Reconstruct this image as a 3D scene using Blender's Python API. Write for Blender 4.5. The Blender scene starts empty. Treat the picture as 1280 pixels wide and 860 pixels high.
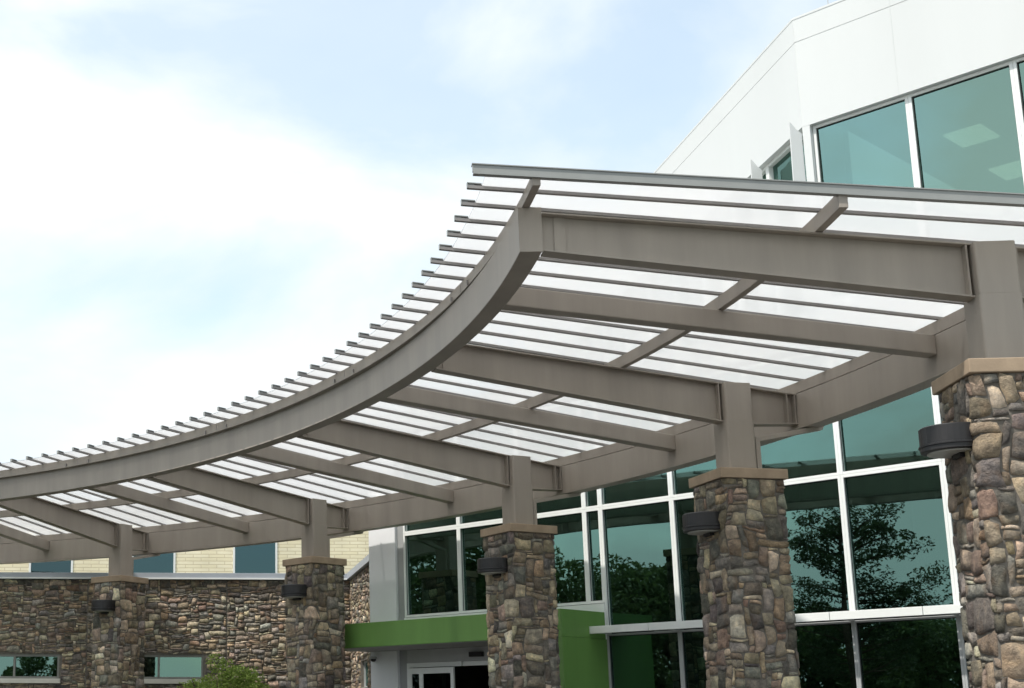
import bpy, math, random
from mathutils import Vector, Matrix, noise
random.seed(7)
C = bpy.context.scene.collection
PI = math.pi
GZ = 1.6          # camera eye height above the ground

# ------------------------------------------------------------------ materials
def new_mat(name):
    m = bpy.data.materials.new(name); m.use_nodes = True
    nt = m.node_tree
    for n in list(nt.nodes): nt.nodes.remove(n)
    out = nt.nodes.new('ShaderNodeOutputMaterial')
    return m, nt, out
def N(nt, t, **kw):
    n = nt.nodes.new('ShaderNode' + t)
    for k, v in kw.items():
        if k in n.inputs: n.inputs[k].default_value = v
        else: setattr(n, k, v)
    return n
def ramp(nt, stops):
    r = nt.nodes.new('ShaderNodeValToRGB')
    e = r.color_ramp.elements
    while len(e) < len(stops): e.new(0.5)
    for q, (p, c) in zip(e, stops):
        q.position = p; q.color = (*c, 1) if len(c) == 3 else c
    return r
def paint(name, col, rough=.5, var=.12, scale=3., bump=.02, bscale=60., spec=.4, metallic=0., streak=False):
    """painted / coated surface: base colour with soft tonal variation, fine bump"""
    m, nt, out = new_mat(name)
    b = N(nt, 'BsdfPrincipled', Roughness=rough, Metallic=metallic)
    b.inputs['Specular IOR Level'].default_value = spec
    tc = N(nt, 'TexCoord')
    mp = N(nt, 'Mapping')
    mp.inputs['Scale'].default_value = (1, 1, .12) if streak else (1, 1, 1)
    nt.links.new(tc.outputs['Object'], mp.inputs['Vector'])
    n = N(nt, 'TexNoise', Scale=scale, Detail=6., Roughness=.6)
    nt.links.new(mp.outputs[0], n.inputs['Vector'])
    c0 = tuple(x * (1 - var) for x in col); c1 = tuple(min(1, x * (1 + var)) for x in col)
    r = ramp(nt, [(.3, c0), (.7, c1)])
    nt.links.new(n.outputs['Fac'], r.inputs[0]); nt.links.new(r.outputs[0], b.inputs['Base Color'])
    n2 = N(nt, 'TexNoise', Scale=bscale, Detail=3.)
    nt.links.new(tc.outputs['Object'], n2.inputs['Vector'])
    bp = N(nt, 'Bump', Strength=.3, Distance=bump)
    nt.links.new(n2.outputs['Fac'], bp.inputs['Height']); nt.links.new(bp.outputs[0], b.inputs['Normal'])
    rr = N(nt, 'MapRange'); rr.inputs['To Min'].default_value = max(0, rough - .08); rr.inputs['To Max'].default_value = min(1, rough + .1)
    nt.links.new(n.outputs['Fac'], rr.inputs['Value']); nt.links.new(rr.outputs[0], b.inputs['Roughness'])
    nt.links.new(b.outputs[0], out.inputs[0])
    return m
STEEL = paint('steel_taupe_paint', (.345, .305, .262), .48, .10, 3.2, .002, 90, .35, streak=True)
STEEL_D = paint('purlin_paint', (.27, .255, .245), .45, .08, 4, .002, 90, .4)
EDGE = paint('edge_grey_metal', (.30, .31, .30), .4, .06, 4, .002, 90, .45)
WHITE = paint('white_panel', (.62, .64, .64), .38, .035, .35, .001, 40, .4, streak=True)
FRAME = paint('white_aluminium', (.78, .80, .78), .35, .04, 2, .0005, 60, .5)
GREYAL = paint('grey_aluminium', (.42, .43, .43), .4, .08, 2, .0005, 60, .5)
GREEN = paint('green_panel', (.125, .25, .062), .45, .10, 2.5, .001, 60, .4, streak=True)
CAPST = paint('cast_cap_stone', (.36, .275, .195), .85, .14, 5, .004, 45, .2)
MORTAR = paint('mortar', (.16, .145, .125), .95, .3, 12, .01, 60, .1)
BRONZE = paint('dark_bronze', (.018, .017, .018), .42, .2, 8, .001, 90, .45)
DARKWALL = paint('interior_dark', (.06, .058, .052), .9, .3, 2, .001, 30, .1)
CEIL = paint('interior_ceiling', (.30, .33, .31), .9, .05, 2, .001, 30, .1)
ASPH = paint('asphalt', (.05, .05, .052), .9, .3, .8, .004, 220, .2)
CONC = paint('concrete', (.36, .345, .32), .85, .15, 1.4, .003, 120, .2)
ROOFM = paint('roof_membrane', (.45, .45, .43), .8, .1, 1, .002, 50, .2)
BARK = paint('bark', (.10, .075, .055), .95, .35, 9, .02, 40, .1)
CONCW = paint('pale_cast_sill', (.62, .60, .54), .8, .08, 4, .002, 60, .2)
LENSM = paint('lamp_lens', (.45, .44, .40), .3, .05, 8, .001, 60, .5)

def stone_mat(name, bright=1.):
    m, nt, out = new_mat(name)
    b = N(nt, 'BsdfPrincipled', Roughness=.85)
    b.inputs['Specular IOR Level'].default_value = .22
    at = N(nt, 'Attribute'); at.attribute_name = 'stone_tint'
    tc = N(nt, 'TexCoord')
    n = N(nt, 'TexNoise', Scale=9., Detail=9., Roughness=.68)
    nt.links.new(tc.outputs['Object'], n.inputs['Vector'])
    r = ramp(nt, [(.28, (.45, .45, .47)), (.5, (1., 1., 1.)), (.68, (1.75, 1.65, 1.5))])
    nt.links.new(n.outputs['Fac'], r.inputs[0])
    mx = N(nt, 'Mix'); mx.data_type = 'RGBA'; mx.blend_type = 'MULTIPLY'; mx.inputs[0].default_value = 1
    nt.links.new(at.outputs['Color'], mx.inputs[6]); nt.links.new(r.outputs[0], mx.inputs[7])
    # ochre/rust staining
    n3 = N(nt, 'TexNoise', Scale=4.5, Detail=5.)
    mp = N(nt, 'Mapping'); mp.inputs['Location'].default_value = (4, 9, 2)
    nt.links.new(tc.outputs['Object'], mp.inputs[0]); nt.links.new(mp.outputs[0], n3.inputs['Vector'])
    r3 = ramp(nt, [(.54, (0, 0, 0)), (.70, (.42, .42, .42))])
    nt.links.new(n3.outputs['Fac'], r3.inputs[0])
    mx2 = N(nt, 'Mix'); mx2.data_type = 'RGBA'
    nt.links.new(r3.outputs[0], mx2.inputs[0]); nt.links.new(mx.outputs[2], mx2.inputs[6])
    mx2.inputs[7].default_value = (.26 * bright, .155 * bright, .085 * bright, 1)
    nt.links.new(mx2.outputs[2], b.inputs['Base Color'])
    n2 = N(nt, 'TexNoise', Scale=28., Detail=8., Roughness=.7)
    nt.links.new(tc.outputs['Object'], n2.inputs['Vector'])
    bp = N(nt, 'Bump', Strength=.95, Distance=.05)
    nt.links.new(n2.outputs['Fac'], bp.inputs['Height']); nt.links.new(bp.outputs[0], b.inputs['Normal'])
    nt.links.new(b.outputs[0], out.inputs[0])
    return m
STONE = stone_mat('field_stone')

def panel_mat():
    m, nt, out = new_mat('milky_polycarbonate')
    tr = N(nt, 'BsdfTranslucent'); df = N(nt, 'BsdfDiffuse'); gl = N(nt, 'BsdfGlossy', Roughness=.12)
    tc = N(nt, 'TexCoord')
    n = N(nt, 'TexNoise', Scale=.9, Detail=5.); nt.links.new(tc.outputs['Object'], n.inputs['Vector'])
    r = ramp(nt, [(.3, (.955, .965, .975)), (.7, (.985, .99, .995))])
    nt.links.new(n.outputs['Fac'], r.inputs[0])
    nt.links.new(r.outputs[0], tr.inputs[0]); nt.links.new(r.outputs[0], df.inputs[0])
    m1 = N(nt, 'MixShader'); m1.inputs[0].default_value = .06
    nt.links.new(tr.outputs[0], m1.inputs[1]); nt.links.new(df.outputs[0], m1.inputs[2])
    fr = N(nt, 'Fresnel', IOR=1.4)
    m2 = N(nt, 'MixShader')
    nt.links.new(fr.outputs[0], m2.inputs[0]); nt.links.new(m1.outputs[0], m2.inputs[1]); nt.links.new(gl.outputs[0], m2.inputs[2])
    tp = N(nt, 'BsdfTransparent'); m3 = N(nt, 'MixShader'); m3.inputs[0].default_value = .30
    nt.links.new(m2.outputs[0], m3.inputs[1]); nt.links.new(tp.outputs[0], m3.inputs[2])
    nt.links.new(m3.outputs[0], out.inputs[0])
    return m
PANEL = panel_mat()

def glass_mat(name, refl, trans, fac=.42, wav=.0012):
    """coated window glass: strong tinted mirror reflection over a tinted see-through pane"""
    m, nt, out = new_mat(name)
    g = N(nt, 'BsdfGlossy', Roughness=.006); g.inputs['Color'].default_value = (*refl, 1)
    t = N(nt, 'BsdfTransparent'); t.inputs['Color'].default_value = (*trans, 1)
    tc = N(nt, 'TexCoord')
    n = N(nt, 'TexNoise', Scale=.55, Detail=1.); nt.links.new(tc.outputs['Object'], n.inputs['Vector'])
    bp = N(nt, 'Bump', Strength=1., Distance=wav * 4)
    nt.links.new(n.outputs['Fac'], bp.inputs['Height']); nt.links.new(bp.outputs[0], g.inputs['Normal'])
    ly = N(nt, 'LayerWeight', Blend=.18)
    mr = N(nt, 'MapRange'); mr.inputs['To Min'].default_value = fac; mr.inputs['To Max'].default_value = .95
    nt.links.new(ly.outputs['Fresnel'], mr.inputs['Value'])
    mx = N(nt, 'MixShader')
    nt.links.new(mr.outputs[0], mx.inputs[0]); nt.links.new(t.outputs[0], mx.inputs[1]); nt.links.new(g.outputs[0], mx.inputs[2])
    nt.links.new(mx.outputs[0], out.inputs[0])
    return m
GLASS = glass_mat('green_tinted_glass', (.27, .46, .405), (.36, .40, .38))
GLASS_B = glass_mat('blue_tinted_glass', (.12, .20, .22), (.14, .22, .25))

def brick_mat(name, c1, c2, mort):
    m, nt, out = new_mat(name)
    b = N(nt, 'BsdfPrincipled', Roughness=.85)
    b.inputs['Specular IOR Level'].default_value = .15
    tc = N(nt, 'TexCoord'); sp = N(nt, 'SeparateXYZ'); cb = N(nt, 'CombineXYZ')
    nt.links.new(tc.outputs['Object'], sp.inputs[0])
    nt.links.new(sp.outputs[0], cb.inputs[0]); nt.links.new(sp.outputs[2], cb.inputs[1])
    br = nt.nodes.new('ShaderNodeTexBrick')
    br.inputs['Color1'].default_value = (*c1, 1); br.inputs['Color2'].default_value = (*c2, 1); br.inputs['Mortar'].default_value = (*mort, 1)
    br.inputs['Scale'].default_value = 1.; br.inputs['Brick Width'].default_value = .40; br.inputs['Row Height'].default_value = .088
    br.inputs['Mortar Size'].default_value = .010; br.inputs['Bias'].default_value = -.1
    nt.links.new(cb.outputs[0], br.inputs['Vector'])
    n = N(nt, 'TexNoise', Scale=1.2, Detail=5.); nt.links.new(tc.outputs['Object'], n.inputs['Vector'])
    r = ramp(nt, [(.3, (.88, .88, .88)), (.7, (1.08, 1.08, 1.08))]); nt.links.new(n.outputs['Fac'], r.inputs[0])
    mx = N(nt, 'Mix'); mx.data_type = 'RGBA'; mx.blend_type = 'MULTIPLY'; mx.inputs[0].default_value = 1
    nt.links.new(br.outputs['Color'], mx.inputs[6]); nt.links.new(r.outputs[0], mx.inputs[7])
    nt.links.new(mx.outputs[2], b.inputs['Base Color'])
    bp = N(nt, 'Bump', Strength=.5, Distance=.01); bp.invert = True
    nt.links.new(br.outputs['Fac'], bp.inputs['Height']); nt.links.new(bp.outputs[0], b.inputs['Normal'])
    nt.links.new(b.outputs[0], out.inputs[0])
    return m
BRICK = brick_mat('cream_brick', (.82, .75, .53), (.87, .81, .61), (.66, .58, .40))
BRICK_D = brick_mat('darker_tan_band', (.40, .33, .21), (.46, .38, .25), (.30, .25, .16))

def leaf_mat(name, c0, c1):
    m, nt, out = new_mat(name)
    d = N(nt, 'BsdfPrincipled', Roughness=.6); t = N(nt, 'BsdfTranslucent')
    d.inputs['Specular IOR Level'].default_value = .3
    g = N(nt, 'NewGeometry'); r = ramp(nt, [(0., c0), (1., c1)])
    nt.links.new(g.outputs['Random Per Island'], r.inputs[0])
    nt.links.new(r.outputs[0], d.inputs['Base Color']); nt.links.new(r.outputs[0], t.inputs[0])
    mx = N(nt, 'MixShader'); mx.inputs[0].default_value = .35
    nt.links.new(d.outputs[0], mx.inputs[1]); nt.links.new(t.outputs[0], mx.inputs[2]); nt.links.new(mx.outputs[0], out.inputs[0])
    return m
LEAF_S = leaf_mat('shrub_leaf', (.14, .23, .04), (.40, .50, .13))
LEAF_T = leaf_mat('tree_leaf', (.045, .075, .028), (.12, .16, .06))
LEAF_P = leaf_mat('pine_needles', (.03, .05, .024), (.07, .10, .04))
GRASS = paint('grass', (.05, .09, .025), .9, .35, 2.5, .02, 90, .1)

def emit_mat(name, col, s):
    m, nt, out = new_mat(name)
    e = N(nt, 'Emission', Strength=s); e.inputs[0].default_value = (*col, 1)
    nt.links.new(e.outputs[0], out.inputs[0]); return m
TROFF = emit_mat('ceiling_light_diffuser', (1, .93, .75), 1.0)

# ------------------------------------------------------------------ mesh helpers
class MB:
    def __init__(s): s.v = []; s.f = []; s.col = []
    def add(s, vs, fs, col=None):
        o = len(s.v); s.v += [tuple(v) for v in vs]; s.f += [tuple(i + o for i in f) for f in fs]
        if col is not None: s.col += [col] * len(vs)
    def hexa(s, p):   # 8 points: bottom 4 (ccw), top 4
        s.add(p, [(0, 3, 2, 1), (4, 5, 6, 7), (0, 1, 5, 4), (1, 2, 6, 5), (2, 3, 7, 6), (3, 0, 4, 7)])
    def box(s, x0, x1, y0, y1, z0, z1):
        s.hexa([(x0, y0, z0), (x1, y0, z0), (x1, y1, z0), (x0, y1, z0), (x0, y0, z1), (x1, y0, z1), (x1, y1, z1), (x0, y1, z1)])
    def strip(s, rings, closed_ends=True):
        """rings: list of equally long loops, bridged into a tube"""
        n = len(rings[0]); vs = [p for r in rings for p in r]; fs = []
        for i in range(len(rings) - 1):
            for j in range(n):
                k = (j + 1) % n
                fs.append((i * n + j, i * n + k, (i + 1) * n + k, (i + 1) * n + j))
        if closed_ends:
            fs.append(tuple(range(n - 1, -1, -1))); fs.append(tuple((len(rings) - 1) * n + j for j in range(n)))
        s.add(vs, fs)
    def build(s, name, mat, parent=None, smooth=False, bevel=0., fix=True):
        me = bpy.data.meshes.new(name); me.from_pydata(s.v, [], s.f)
        if s.col:
            a = me.color_attributes.new('stone_tint', 'FLOAT_COLOR', 'POINT')
            flat = [x for c in s.col for x in (*c, 1.)]
            a.data.foreach_set('color', flat)
        me.update()
        if fix and not s.col:
            import bmesh
            bm = bmesh.new(); bm.from_mesh(me); bmesh.ops.recalc_face_normals(bm, faces=bm.faces); bm.to_mesh(me); bm.free()
        me.materials.append(mat)
        if smooth: me.polygons.foreach_set('use_smooth', [True] * len(me.polygons))
        o = bpy.data.objects.new(name, me); C.objects.link(o)
        if parent: o.parent = parent
        if bevel:
            b = o.modifiers.new('edge', 'BEVEL'); b.width = bevel; b.segments = 2; b.limit_method = 'ANGLE'
        return o
def tag(o, label=None, cat=None, group=None, kind=None):
    if label: o['label'] = label
    if cat: o['category'] = cat
    if group: o['group'] = group
    if kind: o['kind'] = kind
    return o
def thing(name, loc, rz, label, cat, group=None):
    o = bpy.data.objects.new(name, None); C.objects.link(o)
    o.location = loc; o.rotation_euler = (0, 0, rz); o.empty_display_size = .3
    return tag(o, label, cat, group)

# ------------------------------------------------------------------ stone facing generator
PAL = [((.195, .158, .115), 6), ((.25, .20, .14), 6), ((.20, .142, .10), 2), ((.185, .168, .14), 5), ((.105, .095, .082), 4),
       ((.36, .295, .20), 3), ((.27, .195, .125), 2), ((.225, .21, .178), 3), ((.46, .39, .28), 1.2)]
PALX = [c for c, w in PAL for _ in range(round(w))]
def stones(mb, U, Vh, mp, rng, cw=.072, ch=.05, wmax=5, hmax=4, holes=(), H=.024, periodic=False, wide=False, tint=1.):
    """pack stones over a U x Vh sheet; mp(u, v, h) gives the point h in front of the sheet"""
    nu = max(1, round(U / cw)); nv = max(1, round(Vh / ch)); cw = U / nu; ch = Vh / nv
    occ = [[False] * nu for _ in range(nv)]
    for (a0, a1, b0, b1) in holes:
        for j in range(nv):
            for i in range(nu):
                if a0 - cw * .5 < (i + .5) * cw < a1 + cw * .5 and b0 - ch * .5 < (j + .5) * ch < b1 + ch * .5: occ[j][i] = True
    ox = rng.random() * 50
    def warp(u, v):
        du = .034 * noise.noise((u * 2.6 + ox, v * 3.0, 1.3)) * 2
        dv = .030 * noise.noise((u * 2.2 + ox, v * 3.4, 7.7)) * 2
        if periodic:
            e = min(u, U - u); w = min(1, max(0, e / .15)); du *= w; dv *= w
        else:
            w = min(1, max(0, min(u, U - u) / .12)); du *= w
        w = min(1, max(0, min(v, Vh - v) / .1)); dv *= w
        return u + du, v + dv
    order = [(j, i) for j in range(nv) for i in range(nu)]
    for j, i in order:
        if occ[j][i]: continue
        if wide: w0 = rng.choice([1, 2, 3, 3, 4, 4, 5, 5]); h0 = rng.choice([1, 1, 1, 2, 2, 3, 4])
        else: w0 = rng.choice([1, 2, 2, 3, 3, 4, 5, 6]); h0 = rng.choice([1, 1, 2, 2, 3, 4, 5, 6])
        w0 = min(w0, wmax); h0 = min(h0, hmax)
        w = 0
        while w < w0 and i + w < nu and not occ[j][i + w]: w += 1
        # avoid leaving a one cell sliver
        if i + w < nu and not occ[j][i + w] and (i + w + 1 >= nu or occ[j][i + w + 1]) and rng.random() < .7: w += 1
        h = 1
        while h < h0 and j + h < nv and all(not occ[j + h][i + q] for q in range(w)): h += 1
        if j + h == nv - 1 and rng.random() < .8 and all(not occ[j + h][i + q] for q in range(w)): h += 1
        for a in range(h):
            for b in range(w): occ[j + a][i + b] = True
        g = rng.uniform(.003, .008)
        u0, u1, v0, v1 = i * cw + g, (i + w) * cw - g, j * ch + g, (j + h) * ch - g
        cu, cv, su, sv = (u0 + u1) / 2, (v0 + v1) / 2, (u1 - u0) / 2, (v1 - v0) / 2
        na = 3 + min(6, max(2, int(su * 2 / .06))); nb = 3 + min(5, max(2, int(sv * 2 / .06)))
        def par(n):
            inner = [-.9 + 1.8 * q / (n - 3) for q in range(n - 2)]
            return [-1.] + inner + [1.]
        A = par(na); B = par(nb)
        k = rng.choice((.08, .15, .25, .45)); rot = rng.uniform(-.09, .09)
        sk = [rng.uniform(-.22, .22) for _ in range(4)]
        hh = H * rng.uniform(.6, 1.15) * (min(1, .55 + sv * 4)); tu = rng.uniform(-.22, .22); tv = rng.uniform(-.22, .12)
        base = rng.choice(PALX); f = rng.uniform(.70, 1.5) * tint * 1.12
        gm = sum(base) / 3; col = tuple((x * .86 + gm * .14) * 1.16 * f * rng.uniform(.94, 1.06) for x in base)
        seed = rng.random() * 100
        vs = []
        for b in B:
            for a in A:
                m = math.sqrt(max(0, 1 - k * b * b * .5 * abs(b))); n_ = math.sqrt(max(0, 1 - k * a * a * .5 * abs(a)))
                x = a * m; y = b * n_
                x *= 1 + sk[0] * b * abs(a) * .8; y *= 1 + sk[1] * a * abs(b)
                X = cu + su * x - sv * y * rot; Y = cv + sv * y + su * x * rot
                X += .016 * noise.noise((X * 12, Y * 12, seed + 5)); Y += .014 * noise.noise((X * 14 + 9, Y * 14, seed + 8))
                X, Y = warp(X, Y)
                e = max(abs(a), abs(b))
                if e >= .999: hgt = -.003
                else:
                    hgt = hh * (1 - .30 * max(abs(a), abs(b)) ** 4) * (1 + tu * a + tv * b)
                    hgt += .016 * noise.noise((X * 11 + seed, Y * 11, seed)) + .010 * noise.noise((X * 31, Y * 31 + seed, 3))
                vs.append(mp(X, Y, hgt))
        fs = []
        for b in range(nb - 1):
            for a in range(na - 1):
                o = b * na + a
                fs.append((o, o + 1, o + na + 1, o + na))
        mb.add(vs, fs, col)

# ------------------------------------------------------------------ solved layout (metres, camera at the origin looking +y)
CX, CY, RP, TH0, D = -14.1782, 12.5901, 20.7913, -.0308, .2506
SL, ZT = -.0846, 4.1276 + GZ
RI, WRI, RO = 16.7177, .198, 21.6272
TOFF, HW = -.136, .082
THB, DB, RE, ZE = -.0699, .0254, 16.2681, 4.7188 + GZ
THEND = 1.66
ZR_T, ZR_B = 4.508 + GZ, 4.105 + GZ
def bz(R): return ZT + SL * (R - RP)
def PT(th, R, t, z):
    c, s = math.cos(th), math.sin(th)
    return (CX + R * c - t * s, CY + R * s + t * c, z)
EI = {0: .0015, 1: .002, 2: -.0011, 3: .0009, 4: .0003}
def TH(i): return TH0 + i * D + EI.get(i, 0)

canopy = thing('entrance_canopy', (CX, CY, 0), 0, 'curved taupe steel entrance canopy with white panel roof on stone piers', 'canopy')
def L(p): return (p[0] - CX, p[1] - CY, p[2])
def PL(th, R, t, z): return L(PT(th, R, t, z))

def arc(name, mat, R0, R1, zb, zt, th0, th1, slope=0., bevel=.006, seams=None, off=0):
    """curved rectangular steel section"""
    mb = MB(); n = max(3, int((th1 - th0) / .0127))
    rings = []
    for q in range(n + 1):
        th = th0 + (th1 - th0) * q / n
        dz = slope * (R1 - R0)
        rings.append([PL(th, R0, 0, zb), PL(th, R1, 0, zb + dz), PL(th, R1, 0, zt + dz), PL(th, R0, 0, zt)])
    mb.strip(rings)
    return mb.build(name, mat, canopy, bevel=bevel)
# inner ring: box section seen on its concave face
ths = TH0 - .14 / RI
ring_in = arc('ring_beam', STEEL, RI, RI + WRI, ZR_B, ZR_T, ths, THEND)
tag(ring_in, 'long curved steel box beam on the open side')
# end closing plate
mb = MB()
mb.hexa([PL(ths - .0007, r, 0, z) for r, z in ((RI - .004, ZR_B - .004), (RI + WRI + .004, ZR_B - .004))] +
        [PL(ths + .0004, r, 0, z) for r, z in ((RI + WRI + .004, ZR_B - .004), (RI - .004, ZR_B - .004))] +
        [PL(ths - .0007, r, 0, z) for r, z in ((RI - .004, ZR_T + .004), (RI + WRI + .004, ZR_T + .004))] +
        [PL(ths + .0004, r, 0, z) for r, z in ((RI + WRI + .004, ZR_T + .004), (RI - .004, ZR_T + .004))])
mb.build('end_plate', STEEL, ring_in)
# outer ring at the building side
ZO = bz(RO)
ring_out = arc('ring_beam', STEEL, RO + .01, RO + .19, ZO - .42, ZO - .004, TH0 - .2 / RO, THEND)
tag(ring_out, 'curved steel beam on the building side')
mbf = MB()
rr = []
n = 120
for q in range(n + 1):
    th = TH0 - .2 / RO + (THEND - TH0 + .2 / RO) * q / n
    rr.append([PL(th, RO - .006, 0, ZO - .445), PL(th, RO + .206, 0, ZO - .445), PL(th, RO + .206, 0, ZO - .423), PL(th, RO - .006, 0, ZO - .423)])
mbf.strip(rr); mbf.build('bottom_flange', STEEL, ring_out)

# curved tubes carrying the purlins
BARB = 4.665 + GZ     # underside of a purlin at RE
def barb(R): return BARB + SL * (R - RE)
t1 = THB - .0008
def tube(R, zb, w=.062):
    a = arc('curved_tube', STEEL, R, R + w, zb, barb(R + w) - .003, t1, THEND, bevel=.004)
    return a
mb = MB(); rr = []
def rt(th): return 16.766 - .125 * min(1, max(0, (th - THB) / .42)) ** .8
n = 150
for q in range(n + 1):
    th = t1 + (THEND - t1) * q / n; r_ = rt(th)
    zq = ZR_T + .008 - .022 * min(1, max(0, (th - .05) / .25))
    rr.append([PL(th, r_, 0, zq), PL(th, r_ + .07, 0, zq), PL(th, r_ + .07, 0, barb(r_ + .07) - .003), PL(th, r_, 0, barb(r_) - .003)])
mb.strip(rr); mb.build('curved_tube', STEEL, canopy, bevel=.003)
tube(19.293, bz(19.293) + .006, .075)
tube(RO + .02, ZO + .006, .075)
# bolted splice brackets on the inner tube
for k in range(7):
    th = TH0 + (k + .62) * D * .93
    def lug(a, w, z0, z1, d, nm):
        r_ = rt(a); mb = MB()
        mb.hexa([PL(a - w, r_ - d, 0, z0), PL(a + w, r_ - d, 0, z0), PL(a + w, r_ - .0005, 0, z0), PL(a - w, r_ - .0005, 0, z0),
                 PL(a - w, r_ - d, 0, z1), PL(a + w, r_ - d, 0, z1), PL(a + w, r_ - .0005, 0, z1), PL(a - w, r_ - .0005, 0, z1)])
        mb.build(nm, STEEL_D, canopy)
    for dth in (-.018, .018): lug(th + dth, .0005, ZR_T + .003, ZR_T + .055, .02, 'splice_bracket')
    lug(th, .0003, ZR_T + .016, ZR_T + .10, .004, 'tube_joint')

# radial I-beams, tapered, deepest at the posts
def depth(R):
    if R < RP: return .362 + (.4986 - .362) * (R - (RI + WRI)) / (RP - RI - WRI)
    return .4986 - (.4986 - .385) * (R - RP) / (RO - RP)
def ibeam(i):
    th = TH(i)
    def B(R, t, z): return PL(th, R, t + TOFF, z)
    mb = MB()
    st = [RI + WRI + .002, RP - .01, RP + .01, RO + .006]
    web = .007; fl = .016
    def sect(t0, t1, top, bot):
        rings = []
        for R in st:
            zt = bz(R); d = depth(R)
            za = zt - (top * d if top <= 1 else 0)
            rings.append((R, zt, d))
        return rings
    def run(t0, t1, f0, f1):
        mb.strip([[B(R, t0, f0(R)), B(R, t1, f0(R)), B(R, t1, f1(R)), B(R, t0, f1(R))] for R in st])
    run(-HW, HW, lambda R: bz(R) - fl, lambda R: bz(R))
    run(-HW, HW, lambda R: bz(R) - depth(R), lambda R: bz(R) - depth(R) + fl)
    run(-web, web, lambda R: bz(R) - depth(R) + fl, lambda R: bz(R) - fl)
    o = mb.build('radial_beam', STEEL, canopy, bevel=.003)
    # stiffener plates on the near and far side of the web
    for R in (RI + WRI + .16, RP - .215, RP + .215, RO - .12, RO - .012):
        for sgn in (-1, 1):
            a, b = (-HW + .004, -web) if sgn < 0 else (web, HW - .004)
            if R < RI + 1 : a, b = (-web - .012, -web) if sgn < 0 else (web, web + .012)
            w = .05 if R < RI + 1 else .008
            sb = MB(); sb.hexa([B(R - w, a, bz(R) - depth(R) + fl), B(R + w, a, bz(R) - depth(R) + fl), B(R + w, b, bz(R) - depth(R) + fl), B(R - w, b, bz(R) - depth(R) + fl),
                     B(R - w, a, bz(R) - fl), B(R + w, a, bz(R) - fl), B(R + w, b, bz(R) - fl), B(R - w, b, bz(R) - fl)]); sb.build('stiffener_plate', STEEL, o)
def qbeam(i):
    th = TH0 + i * D
    def B(R, t, z): return PL(th, R, t + TOFF, z)
    mb = MB(); st = [RI + WRI + .002, RO + .008]
    t0, t1 = -HW - .01, HW + .002
    mb.strip([[B(R, t0, bz(R) - .2169), B(R, t1, bz(R) - .2169), B(R, t1, bz(R) - .002), B(R, t0, bz(R) - .002)] for R in st])
    mb.build('intermediate_beam', STEEL, canopy, bevel=.012)
for i in range(7): ibeam(i)
for i in range(6): qbeam(i + .5)

# purlins and roof panels
NB = 67
REND = 22.15
for k in range(NB):
    th = THB + k * DB
    def B(R, t, z): return PL(th, R, t, z)
    mb = MB()
    def bar(R0, R1, t0, t1, z0, z1):
        mb.hexa([B(R0, t0, barb(R0) + z0), B(R1, t0, barb(R1) + z0), B(R1, t1, barb(R1) + z0), B(R0, t1, barb(R0) + z0),
                 B(R0, t0, barb(R0) + z1), B(R1, t0, barb(R1) + z1), B(R1, t1, barb(R1) + z1), B(R0, t1, barb(R0) + z1)])
    if k == 0:
        bar(RE, REND, -.040, .022, -.038, -.018)
        bar(RE - .006, REND, -.036, -.006, -.0175, .046)
        bar(RE - .01, REND, -.046, .03, .0465, .056)
        o = mb.build('edge_purlin', EDGE, canopy)
    else:
        bar(RE, REND, -.021, .021, 0, .028)
        bar(RE + .02, REND, -.006, .006, .030, .046)
        o = mb.build('purlin', STEEL_D, canopy)
        mb = MB()
        bar(RE - .004, RE + .055, -.012, .012, .031, .044)
        bar(RE - .008, RE + .12, -.024, .024, .0445, .054)
        bar(RE - .008, RE - .001, -.022, .022, .002, .044)
        mb.build('purlin_cap', EDGE, o)
    if k < NB - 1:
        th2 = th + DB
        mb = MB()
        for R0, R1 in ((RE + .125, REND - .02),):
            a = lambda R, dz: (PL(th, R, .0075, barb(R) + dz), PL(th2, R, -.0075, barb(R) + dz))
            p = []
            for dz in (.034, .044):
                i0, i1 = a(R0, dz); o0, o1 = a(R1, dz)
                p += [i0, o0, o1, i1]
            mb.hexa(p)
        mb.build('roof_panel', PANEL, canopy)

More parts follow.
